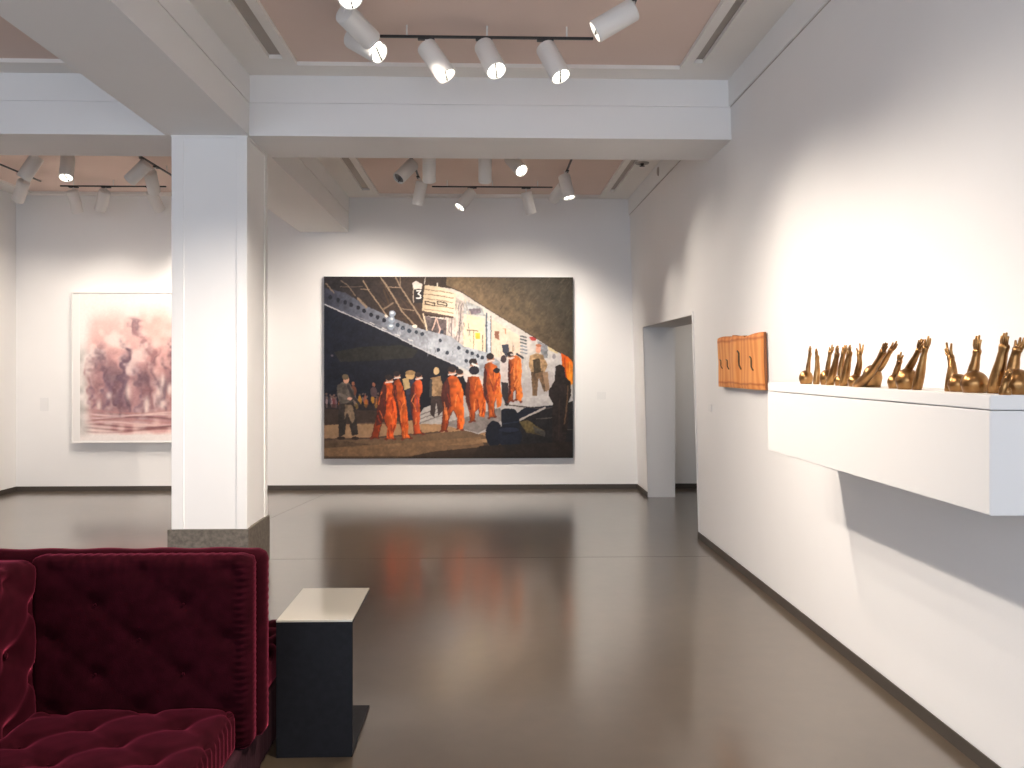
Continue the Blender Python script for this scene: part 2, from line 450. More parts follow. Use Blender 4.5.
def paint_large():
    R = Raster(324, 277, 573.6, 458.4, 2.3, (28, 31, 44))
    # hold of the aircraft, upper left
    R.grad([(324, 277), (450, 277), (470, 372), (437, 356), (390, 333), (324, 304)], (40, 38, 42), (62, 45, 36), (324, 290), (420, 290), .25)
    for k in range(26):
        x = rnd(345, 425); y = rnd(278, 318)
        R.line([(x, y), (x + rnd(4, 14), y + rnd(6, 16))], rnd(.7, 2), random.choice([(75, 58, 44), (35, 28, 26), (52, 44, 46), (90, 66, 44)]), .5)
    # night sky under the ramp, soft hills
    R.grad([(324, 305), (390, 335), (437, 358), (480, 380), (480, 420), (324, 420)], (26, 30, 44), (22, 22, 30), (330, 320), (400, 410), .2)
    R.poly([(334, 352), (360, 347), (400, 345), (418, 350), (412, 358), (370, 361), (340, 362)], (44, 42, 36), .8, .25)
    R.ell(332, 356, 1.2, 1.2, (110, 100, 110), .8)
    # light inside the hold
    R.grad([(440, 287), (458, 290), (480, 303), (505, 318), (535, 335), (562, 353), (573, 366), (573, 405), (480, 408), (455, 362), (424, 330), (424, 316), (446, 318)], (222, 212, 200), (205, 200, 198), (450, 300), (560, 380), .10)
    R.poly([(462, 314), (484, 318), (486, 352), (463, 346)], (238, 222, 190), 1, .06)
    R.poly([(490, 318), (520, 336), (521, 362), (490, 356)], (234, 212, 190), 1, .06)
    R.poly([(464, 300), (482, 308), (485, 316), (462, 314)], (170, 172, 172), 1, .3)
    R.poly([(468, 309), (480, 308), (481, 313), (470, 315)], (120, 105, 115), .8, .3)
    R.line([(467, 330), (478, 331)], 1, (120, 95, 70)); R.line([(473.5, 331), (473.5, 350)], .7, (150, 130, 100))
    R.poly([(475, 333), (480, 333), (480, 339), (475, 339)], (240, 205, 70))
    R.line([(482.5, 335), (482.5, 352)], .8, (110, 85, 70))
    R.poly([(485.5, 312), (487, 313), (487, 354), (485.5, 353)], (90, 98, 110)); R.poly([(487, 320), (490.5, 322), (490.5, 354), (487, 354)], (205, 212, 220))
    R.line([(490.8, 316), (490.8, 356)], .8, (80, 85, 95))
    R.poly([(494.5, 331), (499, 331), (499, 340), (494.5, 338)], (150, 100, 80)); R.line([(503, 329), (505.5, 329), (505.5, 334)], .7, (190, 130, 100))
    R.poly([(501.5, 345), (508, 344), (510, 354), (507, 358), (503, 352)], (60, 62, 75))
    R.line([(513, 346), (513, 351)], 1, (150, 120, 100))
    for k in range(6):
        R.line([(520.5, 336 + k * 3.2), (526.5, 337.5 + k * 3.2)], 1.4, (95, 98, 102) if k < 3 else (130, 138, 150))
    R.poly([(529, 336.5), (536, 337), (536, 341), (531, 340)], (190, 70, 65))
    R.poly([(537, 340), (548, 346), (548, 358), (544, 358), (540, 350)], (135, 138, 145), .9, .4)
    R.poly([(548, 345), (558, 351), (558, 354), (549, 350)], (225, 205, 160))
    R.ell(554.5, 356.5, 1.7, 2.6, (150, 145, 150))
    R.poly([(445, 295), (452, 294), (464, 303), (463, 345), (452, 350), (444, 330)], (190, 176, 168), .8, .35)
    for x in (447, 451, 456, 459): R.line([(x + 2, 294 + (x - 447)), (x - 1, 348)], .9, random.choice([(235, 225, 205), (110, 98, 100)]), .9)
    for k in range(60):
        x = rnd(441, 470); y = rnd(296, 340)
        R.line([(x, y), (x + rnd(-2, 2), y + rnd(3, 9))], rnd(.5, 1.1), random.choice([(240, 232, 215), (120, 108, 110), (150, 140, 140), (228, 205, 170), (96, 92, 100)]), .6)
    for k in range(40):
        x = rnd(490, 558); y = 322 + (x - 490) * .5 + rnd(4, 26)
        R.line([(x, y), (x + rnd(-.6, .6), y + rnd(2, 7))], rnd(.4, .9), random.choice([(170, 160, 155), (240, 232, 222), (200, 170, 150), (130, 135, 145)]), .55)
    R.poly([(424, 316), (446, 320), (446, 345), (424, 334)], (96, 84, 84), 1, .4)
    R.line([(423, 314), (427, 332)], 1.6, (220, 200, 170)); R.line([(432, 330), (436, 318), (440, 330), (437, 338)], 1.4, (215, 180, 165))
    R.poly([(428, 331), (432, 332), (430, 346), (425, 344)], (200, 150, 90))
    # perforated side beam of the ramp
    top = [(324, 288), (345, 293), (366, 306), (390, 317), (410, 325), (424, 330), (450, 336), (463, 346), (486, 352), (500, 362)]
    bot = [(500, 382), (470, 372), (437, 357), (415, 347), (390, 334), (356, 319), (324, 304)]
    R.grad(top + bot, (58, 60, 74), (170, 174, 182), (326, 300), (440, 340), .22)
    for i, (x, y) in enumerate([(330, 297.5), (338, 300.5), (345, 302.5), (351, 305), (358, 308), (364, 311), (371, 315), (377.5, 317.5), (384, 320.5), (397.5, 325), (402.5, 328), (409, 331)]):
        R.ell(x, y, 1.9, 2.2, (30, 32, 42) if i < 9 else (48, 58, 72))
    for x, y in ((416, 332), (422, 334), (441.5, 332), (440, 340.5), (438, 350), (447, 353), (458.5, 348), (467, 351.5), (472, 353.5), (477.5, 356), (482, 357.5), (466, 361)):
        R.ell(x, y, 1.7, 2.0, (52, 58, 70))
    for k in range(30):
        x = rnd(395, 490); y = 318 + (x - 395) * .42 + rnd(4, 18)
        R.line([(x, y), (x + rnd(-1, 1), y + rnd(2, 7))], .6, random.choice([(205, 208, 212), (110, 118, 130), (80, 86, 98)]), .6)
    R.line([(324, 304.5), (356, 318.5), (390, 333.5), (415, 346.5), (437, 357), (470, 371.5)], 1.1, (196, 194, 196))
    R.line([(356, 316.5), (386, 329)], .7, (150, 145, 150), .7)
    for x, y in ((372, 323.5), (384, 329), (397, 335), (410, 340)): R.line([(x - 2, y - .7), (x + 2, y + .9)], 1, (225, 222, 215), .8)
    for x, y in ((392, 314), (391.5, 320), (390.5, 327)): R.ell(x, y, 3.2, 3.4, (150, 162, 178)); R.ell(x, y - 1, 1.6, 1.2, (235, 240, 245))
    # struts
    tan = (150, 128, 106)
    for p, w_, al in (([(326, 284), (334, 293)], 1.4, .8), ([(341, 281), (348, 286), (355, 296)], 1.1, .7), ([(358, 299), (366, 307)], 2.6, .9), ([(363, 281), (368, 290), (387, 316)], 1.3, 1), ([(380, 277), (389, 290), (402, 312), (416, 327)], 1.5, 1),
                      ([(395, 277), (400, 287), (412, 305), (424, 324)], 1.5, 1), ([(400, 277), (400, 287)], 1, 1), ([(386, 287), (400, 288)], 1, 1), ([(402, 309), (414, 310.5)], 1, .9), ([(361, 289.5), (369, 290)], 1, .9), ([(384, 309), (393, 303)], 1.6, .8), ([(340, 287), (362, 287)], .8, .5)):
        R.line(p, w_, tan, al)
    R.ell(386, 316, 1.6, 1.3, (230, 215, 195)); R.ell(414.5, 326.5, 2.4, 1.6, (235, 225, 205))
    # numeral and light fitting
    R.poly([(412, 283), (416, 281), (422, 284.5), (421, 289), (413, 289)], (226, 214, 206)); R.line([(413, 288), (413, 303)], .9, (200, 185, 170))
    R.poly([(414.5, 289.5), (422.5, 289.5), (422.5, 303), (414.5, 303)], (36, 32, 34))
    R.line([(416.5, 291), (420.5, 290.6), (418, 294), (420.6, 295.6), (420, 298.2), (416.6, 298.4)], 1.25, (238, 236, 232))
    R.line([(425, 278), (424, 284)], .8, (210, 200, 185)); R.line([(437, 283), (437, 287)], 1.2, (235, 225, 205))
    # striped cargo unit
    R.grad([(424.5, 285), (440, 287), (451, 292), (456, 294), (454, 317), (421.5, 311)], (205, 182, 150), (240, 226, 198), (422, 300), (450, 300), .08)
    for k in range(5):
        y = 289.5 + k * 4.6 + (1.2 if k > 2 else 0)
        R.line([(424, y), (440, y + 1.8), (453, y + 4.2)], .8, (120, 95, 78), .8)
    for x in (425, 437): R.line([(x, 301.5), (x + 9.5, 303.2), (x + 9.5, 306), (x + .5, 304.2), (x, 301.5)], 1.0, (66, 50, 42))
    R.line([(423, 312), (452, 317.5)], 2, (84, 66, 58))
    # belly of the aircraft, upper right
    R.grad([(446, 277), (573.6, 277), (573.6, 366), (561, 353), (530, 334), (505, 319), (482, 305), (462, 292), (446, 286)], (128, 105, 76), (60, 54, 44), (490, 320), (545, 285), .2)
    for k in range(260):
        x = rnd(455, 572); y = rnd(279, 350)
        if y > 283 + (x - 446) * .62: continue
        R.line([(x, y), (x + rnd(2, 7), y - rnd(3, 9))], rnd(.4, 1.1), random.choice([(150, 128, 98), (108, 90, 66), (70, 60, 48), (50, 45, 38)]), .16)
    R.line([(447, 286), (462, 292.4), (482, 305.4), (505, 319.4), (530, 334.4), (561, 353.4), (573, 366)], .9, (62, 46, 36), .85)
    # tarmac
    R.grad([(324, 409), (420, 412), (470, 432), (573.6, 420), (573.6, 458.4), (324, 458.4)], (62, 50, 42), (80, 62, 48), (324, 412), (324, 456), .15)
    R.grad([(324, 425), (420, 420), (440, 424), (480, 430), (500, 440), (470, 445), (380, 446), (324, 438)], (150, 120, 92), (172, 134, 98), (324, 430), (430, 430), .12)
    R.poly([(324, 440), (400, 436), (470, 430), (490, 438), (440, 446), (324, 450)], (96, 76, 58), .75, .2)
    R.poly([(324, 448), (400, 443), (480, 437), (486, 450), (440, 456), (324, 456)], (138, 106, 76), .75, .2)
    R.line([(324, 439), (370, 438), (440, 432)], 1.6, (70, 55, 46), .8)
    R.poly([(430, 452), (490, 446), (573.6, 440), (573.6, 458.4), (400, 458.4)], (52, 40, 33), .85, .2)
    # ramp deck
    R.grad([(415, 420), (423, 408), (445, 400), (480, 392), (520, 384), (573.6, 372), (573.6, 404), (545, 406), (524, 408), (500, 428), (478, 434), (440, 424), (418, 424)], (176, 168, 162), (200, 194, 192), (430, 420), (540, 380), .12)
    for y0 in (412, 416, 420): R.line([(417, y0 + 4), (450, y0 - 8)], 1.1, (110, 100, 96), .8)
    R.poly([(440, 424), (500, 408), (503, 420), (478, 433)], (124, 114, 110), .8, .25)
    R.line([(505, 405), (545, 409), (573, 403)], 1.1, (78, 70, 66)); R.line([(512, 424), (545, 408)], 2.2, (196, 186, 178))
    R.poly([(524, 380), (546, 371), (553, 372), (556, 392), (520, 398)], (190, 182, 180), .7, .1)
    # dark load beside the ramp
    R.poly([(545, 410), (573.6, 401), (573.6, 458.4), (500, 458.4), (512, 425), (530, 416)], (34, 31, 32), 1, .25)
    R.line([(537, 419), (552, 418)], 1, (120, 112, 100), .7); R.line([(565, 430), (573, 430)], .9, (110, 100, 90), .7)
    # crowd far behind
    for k in range(46):
        x = rnd(325, 384); y = rnd(396, 402)
        c = random.choice([(200, 140, 50), (180, 110, 40), (150, 80, 60), (120, 100, 96), (190, 150, 60), (90, 60, 50)])
        if x < 337: c = random.choice([(130, 100, 105), (110, 60, 62), (165, 140, 140), (80, 70, 78)])
        R.ell(x, y + 3, rnd(1, 2), rnd(2.6, 5.2), c, .85); R.ell(x, y - 2.4, .9, 1.1, (125, 100, 88), .8)
    R.poly([(324, 404), (384, 404), (400, 412), (400, 424), (324, 424)], (58, 46, 42), .55, .3)
    for x, y in ((353, 386), (373.5, 387)):
        R.ell(x, y + 5, 3.4, 5, (112, 66, 48) if x < 360 else (84, 64, 66)); R.ell(x, y - 2.5, 1.6, 2, (140, 90, 70))
    # guard on the left
    R.poly([(339, 402), (352, 401), (356, 416), (358, 434), (352, 436), (347, 415), (345, 434), (339, 437), (338, 420)], (50, 43, 40), 1, .3)
    R.poly([(345, 404), (352, 405), (355, 418), (352, 424), (347, 412), (344, 420)], (136, 114, 92), .85, .35)
    R.poly([(337, 386), (342, 382), (349, 383), (354, 391), (353, 402), (340, 404), (337, 396)], (86, 78, 72), 1, .45)
    R.line([(348, 386), (354, 398), (359, 404)], 2.6, (52, 48, 50)); R.line([(339, 394), (349, 398)], 2.6, (108, 98, 90)); R.ell(349.5, 398.5, 2.2, 1.5, (215, 160, 138))
    R.ell(346, 379.5, 2.9, 4, (206, 150, 122)); R.ell(345.2, 377, 3.5, 2.8, (104, 90, 70))
    for x in (341, 355): R.ell(x, 438, 4, 1.7, (52, 40, 36))
    # figures in orange walking up the ramp
    def robe(pts, dark, heads, c=(214, 84, 34), folds=26):
        m_ = R.mask(pts); xs = [p[0] for p in pts]; ys = [p[1] for p in pts]
        x0, x1, y0, y1 = min(xs), max(xs), min(ys), max(ys)
        c = np.array(c, float)
        t_ = np.clip((R.u - x0) / (x1 - x0), 0, 1)[..., None]
        base = c * (.50 + .62 * t_) * (1 + .42 * (smooth_noise(R.h, R.w, 7) - .5)[..., None])
        base[..., 1] += 14 * t_[..., 0]
        R.a = np.where(m_[..., None], base, R.a)
        keep = R.a.copy()
        R.poly(dark, (62, 30, 30), .82, .3)
        for k in range(folds):
            px = rnd(x0 + 2, x1); py = rnd(y0 + 4, y1 - 6); dx = rnd(-2.5, 2.5)
            R.line([(px, py), (px + dx, py + rnd(3, 6)), (px + dx * 1.6, py + rnd(6, 12))], rnd(.6, 1.5), random.choice([(246, 128, 60), (252, 150, 80), (150, 48, 22), (110, 36, 22), (176, 60, 26)]), .7)
        R.a = np.where(m_[..., None], R.a, keep)
        R.line(pts[len(pts) // 2:] + pts[:1], .8, (70, 28, 22), .6)
        for hx, hy, r_ in heads:
            R.ell(hx, hy, r_, r_ * 1.25, (176, 122, 96)); R.ell(hx - .6, hy - r_ * .6, r_ * 1.1, r_ * .85, (46, 36, 36))
            R.line([(hx - r_, hy + r_ * .9), (hx + r_, hy + r_ * .55)], 1.5, (228, 214, 206), .95)
        for x, y in [p for p in pts if p[1] > y1 - 3][:4]:
            R.ell(x, y, 1.8, 1.1, (104, 44, 30), .8)
    # dark escorts between them
    R.poly([(406, 381), (413, 378), (417, 392), (415, 420), (408, 420), (405, 400)], (44, 44, 58), 1, .3); R.ell(410, 375.5, 4.6, 4, (196, 160, 110)); R.ell(410, 372.8, 5, 2.4, (150, 120, 84)); R.poly([(402, 379), (408, 377), (410, 388), (404, 390)], (182, 156, 112))
    R.poly([(430, 378), (440, 376), (443, 386), (441, 398), (431, 396)], (150, 120, 88), 1, .35); R.poly([(431, 396), (442, 396), (443, 410), (438, 416), (436, 402), (434, 418), (430, 414)], (60, 48, 46), 1, .25); R.ell(436, 370.8, 2.8, 4, (200, 170, 128)); R.line([(431, 380), (430, 396)], 2.4, (62, 60, 60))
    robe([(384, 382), (390, 380), (393, 386), (395, 398), (397, 412), (396, 426), (393, 434), (394, 439), (386, 439), (387, 428), (383, 418), (380, 428), (378, 438), (371, 438), (373, 430), (376, 418), (378, 402), (381, 390)],
         [(383, 383), (386, 385), (387, 400), (385, 414), (381, 424), (376, 426), (376, 416), (378, 402), (381, 390)], [(389, 379.5, 3.4)], (216, 78, 34))
    robe([(394, 381), (399, 379), (402, 386), (405, 396), (407, 410), (408, 424), (408, 434), (411, 438), (402, 439), (401, 428), (398, 416), (396, 404), (392, 392)],
         [(394, 384), (396, 386), (397, 400), (400, 416), (402, 432), (400, 428), (397, 414), (393, 396)], [(397, 375.5, 3)], (226, 92, 38))
    robe([(413, 383), (418, 378), (422, 382), (422, 392), (419, 398), (420, 412), (419, 424), (420, 430), (423, 434), (414, 434), (413, 424), (411, 412), (410, 398), (411, 388)],
         [(409, 384), (414, 384), (414, 400), (412, 414), (410, 412), (409, 398)], [(418.5, 376.5, 3)], (212, 78, 42), 10)
    R.line([(414, 392), (417, 400), (417, 412)], 1, (120, 60, 90), .6)
    robe([(447, 378), (452, 375), (457, 377), (461, 384), (463, 392), (463, 402), (464, 414), (464, 424), (462, 430), (457, 429), (457, 418), (453, 410), (449, 418), (446, 431), (441, 431), (442, 420), (443, 408), (441, 398), (442, 386)],
         [(447, 378), (449, 384), (450, 398), (451, 406), (446, 412), (443, 408), (441, 398), (442, 386)], [(452, 371.5, 3.6), (460, 373.5, 3)], (222, 90, 34), 20)
    robe([(468, 377), (473, 376), (479, 377), (482, 386), (485, 398), (486, 410), (484, 418), (479, 416), (479, 408), (475, 412), (474, 421), (470, 422), (469, 412), (466, 402), (465, 390)],
         [(468, 378), (470, 384), (469, 396), (471, 410), (469, 410), (466, 400), (465, 390)], [(473.5, 364, 3.8)], (224, 92, 34), 20)
    R.ell(474, 370.5, 5, 4.4, (36, 32, 42)); R.line([(472, 364), (478, 366.5)], 1.7, (228, 224, 218))
    robe([(485, 364), (490, 362), (497, 366), (501, 376), (500, 384), (502, 396), (501, 406), (497, 408), (496, 398), (494, 404), (495, 417), (489, 418), (488, 406), (484, 396), (483, 386), (484, 374)],
         [(485, 366), (487, 372), (486, 386), (489, 402), (487, 404), (484, 394), (483, 384)], [(490.5, 358.5, 3.6)], (234, 106, 46), 22)
    R.ell(496.5, 370.5, 3.4, 2.6, (40, 34, 40))
    R.poly([(501, 362), (507, 362), (508, 382), (502, 383)], (214, 200, 196)); R.poly([(501, 382), (508, 383), (509, 404), (506, 406), (502, 396)], (52, 46, 48), 1, .2); R.ell(503.5, 359, 3, 4, (66, 52, 56))
    robe([(509, 359), (516, 355), (521, 359), (522, 370), (521, 382), (523, 396), (521, 402), (516, 400), (516, 390), (513, 392), (513, 401), (508, 402), (509, 388), (508, 374)],
         [(508, 362), (510, 364), (510, 376), (511, 392), (509, 398), (508, 386)], [(511, 356, 3)], (236, 112, 50), 18)
    R.line([(517, 354), (523, 358)], 2.2, (60, 56, 66)); R.line([(511, 355), (516, 353.5)], 1.6, (220, 205, 195), .8)
    # guard at the top of the ramp
    R.poly([(530, 356), (536, 353), (543, 355), (548, 365), (545, 372), (532, 374), (529, 366)], (176, 142, 104), 1, .4)
    R.poly([(531, 372), (543, 371), (548, 390), (544, 392), (539, 378), (537, 396), (533, 396)], (112, 88, 66), 1, .4); R.poly([(533, 360), (540, 358), (541, 372), (534, 374)], (74, 62, 46), 1, .4)
    R.ell(538.5, 349.5, 2.7, 3.8, (232, 168, 140)); R.ell(539, 345.5, 2.9, 1.6, (180, 110, 80)); R.poly([(543, 372), (548, 372), (550, 390), (546, 392)], (164, 132, 104))
    # orange figure at the edge
    R.grad([(561.5, 353), (568, 357), (573.6, 362), (573.6, 384), (568, 386), (563, 372)], (226, 92, 20), (246, 140, 30), (562, 360), (573, 372), .2)
    R.line([(565, 358), (567, 384)], 1, (170, 60, 16)); R.line([(570, 362), (571, 380)], .9, (255, 170, 60))
    # silhouetted soldier in front
    R.poly([(556, 366), (561, 364.5), (565, 367), (566, 377), (571, 382), (571.5, 396), (568, 404), (569, 420), (566, 440), (562, 449), (553, 449), (552.5, 425), (553, 403), (549, 396), (549, 391), (555, 380)], (44, 35, 32), 1, .3)
    R.line([(568.5, 386), (567.5, 404), (565, 424)], 1.3, (130, 96, 62), .7); R.line([(560, 400), (559, 440)], 1, (66, 50, 42), .7)
    # bags
    R.ell(494, 434, 8.5, 13, (24, 27, 38)); R.ell(510, 437, 12, 12, (27, 31, 44)); R.poly([(501, 410), (506, 408.5), (514, 409), (519, 414), (520, 432), (502, 436)], (22, 26, 36), 1, .3)
    R.ell(509, 430, 10, 2.2, (46, 52, 74), .6); R.line([(503, 424), (518, 422)], 1, (58, 64, 84), .6)
    R.poly([(519, 422), (528, 420), (536, 426), (545, 431), (543, 436), (527, 433)], (98, 84, 52), 1, .4); R.poly([(533, 426), (546, 432), (545, 437), (535, 433)], (72, 68, 62), 1, .3)
    R.poly([(480, 446), (573.6, 442), (573.6, 458.4), (470, 458.4)], (44, 35, 29), .8, .2)
    # brushwork
    nz = (smooth_noise(R.h, R.w, 2.2) - .5) * 7 + (smooth_noise(R.h, R.w, 6) - .5) * 7
    R.a = np.clip(R.a + nz[..., None], 0, 255)
    R.a = .65 * R.a + .35 * blur(R.a, 1)
    return R

def paint_wash():
    R = Raster(79, 294, 216, 442, 1.7, (232, 223, 219))
    h, w_ = R.h, R.w
    acc = np.zeros((h, w_, 3)); acc[:] = (232, 223, 219)
    def add(m_, c, al):
        nonlocal acc
        m_ = np.clip(m_, 0, 1)[..., None] * al
        acc = acc * (1 - m_) + np.array(c, float) * m_
    n1, n2, n3 = smooth_noise(h, w_, 26), smooth_noise(h, w_, 11), smooth_noise(h, w_, 5)
    inner = np.clip((R.u - 82) / 12, 0, 1) * np.clip((213 - R.u) / 10, 0, 1) * np.clip((R.v - 302) / 22, 0, 1) * np.clip((437 - R.v) / 4, 0, 1)
    add(inner * (.4 + n1 * .9), (232, 192, 184), .9)
    add(inner * np.clip((R.v - 300) / 60, 0, 1) * np.clip((n1 + n2 - .85) * 2.6, 0, 1), (205, 150, 146), .8)
    add(np.exp(-((R.u - 152) / 14) ** 2 - ((R.v - 328) / 20) ** 2) * (.5 + n2), (226, 160, 150), .8)
    def stroke(x, y0, y1, wd, c, al):
        xx = x + 3 * np.sin(R.v / 9 + x) + (n2 - .5) * 9
        add(np.exp(-((R.u - xx) / wd) ** 2) * np.clip((R.v - y0) / 16, 0, 1) * np.clip((y1 - R.v) / 10, 0, 1) * (.35 + n3 * 1.1), c, al)
    band = np.clip((R.v - 345) / 45, 0, 1) * np.clip((432 - R.v) / 10, 0, 1) * inner
    add(band * (.35 + n2 * .9), (156, 112, 116), .75)
    for k in range(34):
        x = rnd(88, 208); y0 = rnd(335, 375)
        stroke(x, y0, rnd(412, 428), rnd(1.6, 4.5), random.choice([(92, 62, 72), (120, 78, 84), (76, 56, 70), (150, 92, 92), (108, 80, 96)]), rnd(.35, .8))
    for x, y, rx, ry in ((97, 357, 5, 9), (138, 378, 9, 9), (131, 326, 5, 7), (168, 352, 5, 14), (157, 385, 6, 8), (190, 365, 7, 12), (104, 372, 5, 8), (112, 380, 5, 9)):
        add(np.exp(-((R.u - x + (n3 - .5) * 8) / rx) ** 2 - ((R.v - y + (n2 - .5) * 8) / ry) ** 2), (88, 66, 78), .7)
    stroke(133, 318, 352, 3.5, (150, 108, 112), .8)
    for k in range(16):
        x = rnd(90, 205); y = rnd(380, 412)
        add(np.exp(-((R.u - x) / rnd(1.2, 3)) ** 2 - ((R.v - y) / rnd(3, 8)) ** 2), (236, 214, 206), .75)
    for k in range(9):
        y = 413 + k * 2.4
        add(np.exp(-((R.v - y - 2 * np.sin(R.u / 17 + k)) / 1.1) ** 2) * inner * (.3 + n2), random.choice([(130, 82, 84), (172, 120, 118), (222, 190, 184), (110, 68, 72)]), .8)
    add(np.clip(1 - (R.u - 82) / 9, 0, 1) * np.clip((R.v - 340) / 20, 0, 1) * np.clip((440 - R.v) / 8, 0, 1) * n2, (150, 146, 140), .7)
    acc = acc * .9 + np.array((236, 226, 220), float) * .10
    R.a = np.clip(acc + ((smooth_noise(h, w_, 2.2) - .5) * 8)[..., None], 0, 255)
    return R

# ------------------------------------------------------------------ large painting
PY = 10.93
px0, px1, pz0, pz1 = -2.107, 1.122, .413, 2.770
t = thing('large_painting', (0, 0, 0), 'large painting of orange-clad figures boarding an aircraft at night, on the back wall', 'painting')
obj('stretcher', B((px0, px1, PY + .001, PY + .045, pz0, pz1), (px0 + .12, px1 - .12, PY + .045, YB - .002, pz0 + .12, pz1 - .12)), 'canvas_edge', t)
painted('canvas', paint_large(), px0, px1, pz0, pz1, PY, t, .71)

# ------------------------------------------------------------------ framed wash drawing
t = thing('framed_drawing', (0, 0, 0), 'framed pink and brown wash drawing partly hidden behind the column', 'picture')
ax0, ax1, az0, az1 = -5.31, -3.25, .63, 2.56
f0 = 10.90
bm = B((ax0, ax1, f0 + .012, YB, az0, az1))
for b_ in ((ax0, ax0 + .014, f0, f0 + .012, az0, az1), (ax1 - .014, ax1, f0, f0 + .012, az0, az1), (ax0 + .014, ax1 - .014, f0, f0 + .012, az0, az0 + .014), (ax0 + .014, ax1 - .014, f0, f0 + .012, az1 - .014, az1)):
    box(bm, *b_)
obj('frame', bm, 'frame_white', t)
obj('mount', B((ax0 + .09, ax1 - .09, f0 + .008, f0 + .012, az0 + .014, az1 - .014)), 'mount', t)
painted('drawing', paint_wash(), ax0 + .105, ax1 - .105, az0 + .03, az1 - .03, f0 + .0065, t, 1.0)

# ------------------------------------------------------------------ wall labels
def card(y, x, z, w_, h, label, right=False):
    bm = bmesh.new()
    if right:
        X = xr(z)
        box(bm, X - .006, X + .003, y - w_ / 2, y + w_ / 2, z - h / 2, z + h / 2, .001)
    else:
        box(bm, x - w_ / 2, x + w_ / 2, YB - .005, YB + .001, z - h / 2, z + h / 2, .001)
    tag(obj('wall_label', bm, 'label'), label, 'label', 'wall labels')
card(0, 1.505, 1.225, .12, .10, 'small white label card on the back wall right of the large painting')
card(0, -5.70, 1.12, .11, .17, 'small white label card on the back wall left of the pink drawing')
card(7.27, 0, 1.245, .10, .07, 'small white label card on the right wall below and left of the orange panel', True)

# ------------------------------------------------------------------ orange timber panel on the right wall
t = thing('wall_panel', (0, 0, 0), 'orange timber wall panel with four dark squiggles, beside the doorway', 'wall panel')
py0, py1, pz0, pz1 = 5.72, 6.83, 1.440, 1.830
NY, NZ = 60, 16
def prelief(u, v):
    z = 0.012 * math.sin(u * 9.5 + .6) * (.4 + .6 * abs(2 * v - 1)) + .02 * math.exp(-((u - .42) / .10) ** 2)
    return z
bm = bmesh.new()
G = []
for j in range(NZ + 1):
    v = j / NZ; row = []
    for i in range(NY + 1):
        u = i / NY                       # from the far end to the near end
        y = py1 + (py0 - py1) * u
        top = pz1 + .012 * math.sin(u * 8) + (.014 if abs(u - .5) < .12 else 0)
        z = pz0 + (top - pz0) * v
        x = xr(z) - .042 - prelief(u, v)
        if v in (0, 1) or u in (0, 1): x += .006
        row.append(bm.verts.new((x, y, z)))
    G.append(row)
for j in range(NZ):
    for i in range(NY):
        bm.faces.new((G[j][i], G[j][i + 1], G[j + 1][i + 1], G[j + 1][i]))
obj('board', bm, 'timber', t, True)
bm = bmesh.new()                          # edge returns to a flat back
ring = [G_ for G_ in ()]
def pt(u, v, back):
    y = py1 + (py0 - py1) * u; top = pz1 + .012 * math.sin(u * 8) + (.014 if abs(u - .5) < .12 else 0); z = pz0 + (top - pz0) * v
    return (xr(z) - .010, y, z) if back else (xr(z) - .042 - prelief(u, v) + .006, y, z)
path = [(i / NY, 0) for i in range(NY)] + [(1, j / NZ) for j in range(NZ)] + [(1 - i / NY, 1) for i in range(NY)] + [(0, 1 - j / NZ) for j in range(NZ)]
fr = [bm.verts.new(pt(u, v, False)) for u, v in path]; bk = [bm.verts.new(pt(u, v, True)) for u, v in path]
for k in range(len(path)):
    q = (k + 1) % len(path); bm.faces.new((fr[k], fr[q], bk[q], bk[k]))
bm.faces.new(bk)
obj('edge', bm, 'timber_edge', t)
bm = B((xr(1.5) - .011, xr(1.5) + .002, py0 + .25, py1 - .25, 1.5, 1.56)); obj('batten', bm, 'timber_edge', t)
for u, v0, v1, wd in ((.10, .41, .56, .007), (.25, .40, .56, .007), (.53, .40, .72, .010), (.80, .38, .60, .009)):
    bm = bmesh.new(); pts = []
    for k in range(13):
        s = k / 12; v = v1 + (v0 - v1) * s
        uu = u + (-.03 * (1 - s / .14) if s < .14 else 0) + (.035 * ((s - .85) / .15) if s > .85 else 0)
        y = py1 + (py0 - py1) * uu; z = pz0 + (pz1 - pz0) * v - (.012 * math.sin((s - .8) / .2 * math.pi / 2) if s > .8 else 0)
        pts.append((xr(z) - .043 - prelief(uu, v), y, z))
    tube(bm, pts, [wd * (.5 + .5 * math.sin(math.pi * (k + 1.5) / 15)) for k in range(13)], 8)
    obj('mark', bm, 'mark', t, True)

# ------------------------------------------------------------------ wall shelf with its slab
SX, SY0, SY1 = 1.57, 2.577, 4.655
t = thing('wall_shelf', (SX, SY0, 1.13), 'long deep white box shelf projecting from the right wall under the bronzes', 'shelf')
def shelfbox(z0, z1, bev):
    bm = bmesh.new()
    hexa(bm, [(SX, SY0, z0), (xr(z0) + .01, SY0, z0), (xr(z0) + .01, SY1, z0), (SX, SY1, z0), (SX, SY0, z1), (xr(z1) + .01, SY0, z1), (xr(z1) + .01, SY1, z1), (SX, SY1, z1)])
    bmesh.ops.bevel(bm, geom=list(bm.edges), offset=bev, segments=2, affect='EDGES')
    for v in bm.verts: v.co -= Vector((SX, SY0, 1.13))
    return bm
obj('box', shelfbox(1.135, 1.463, .003), 'shelf', t)
obj('slab', shelfbox(1.466, 1.512, .003), 'shelf', t)

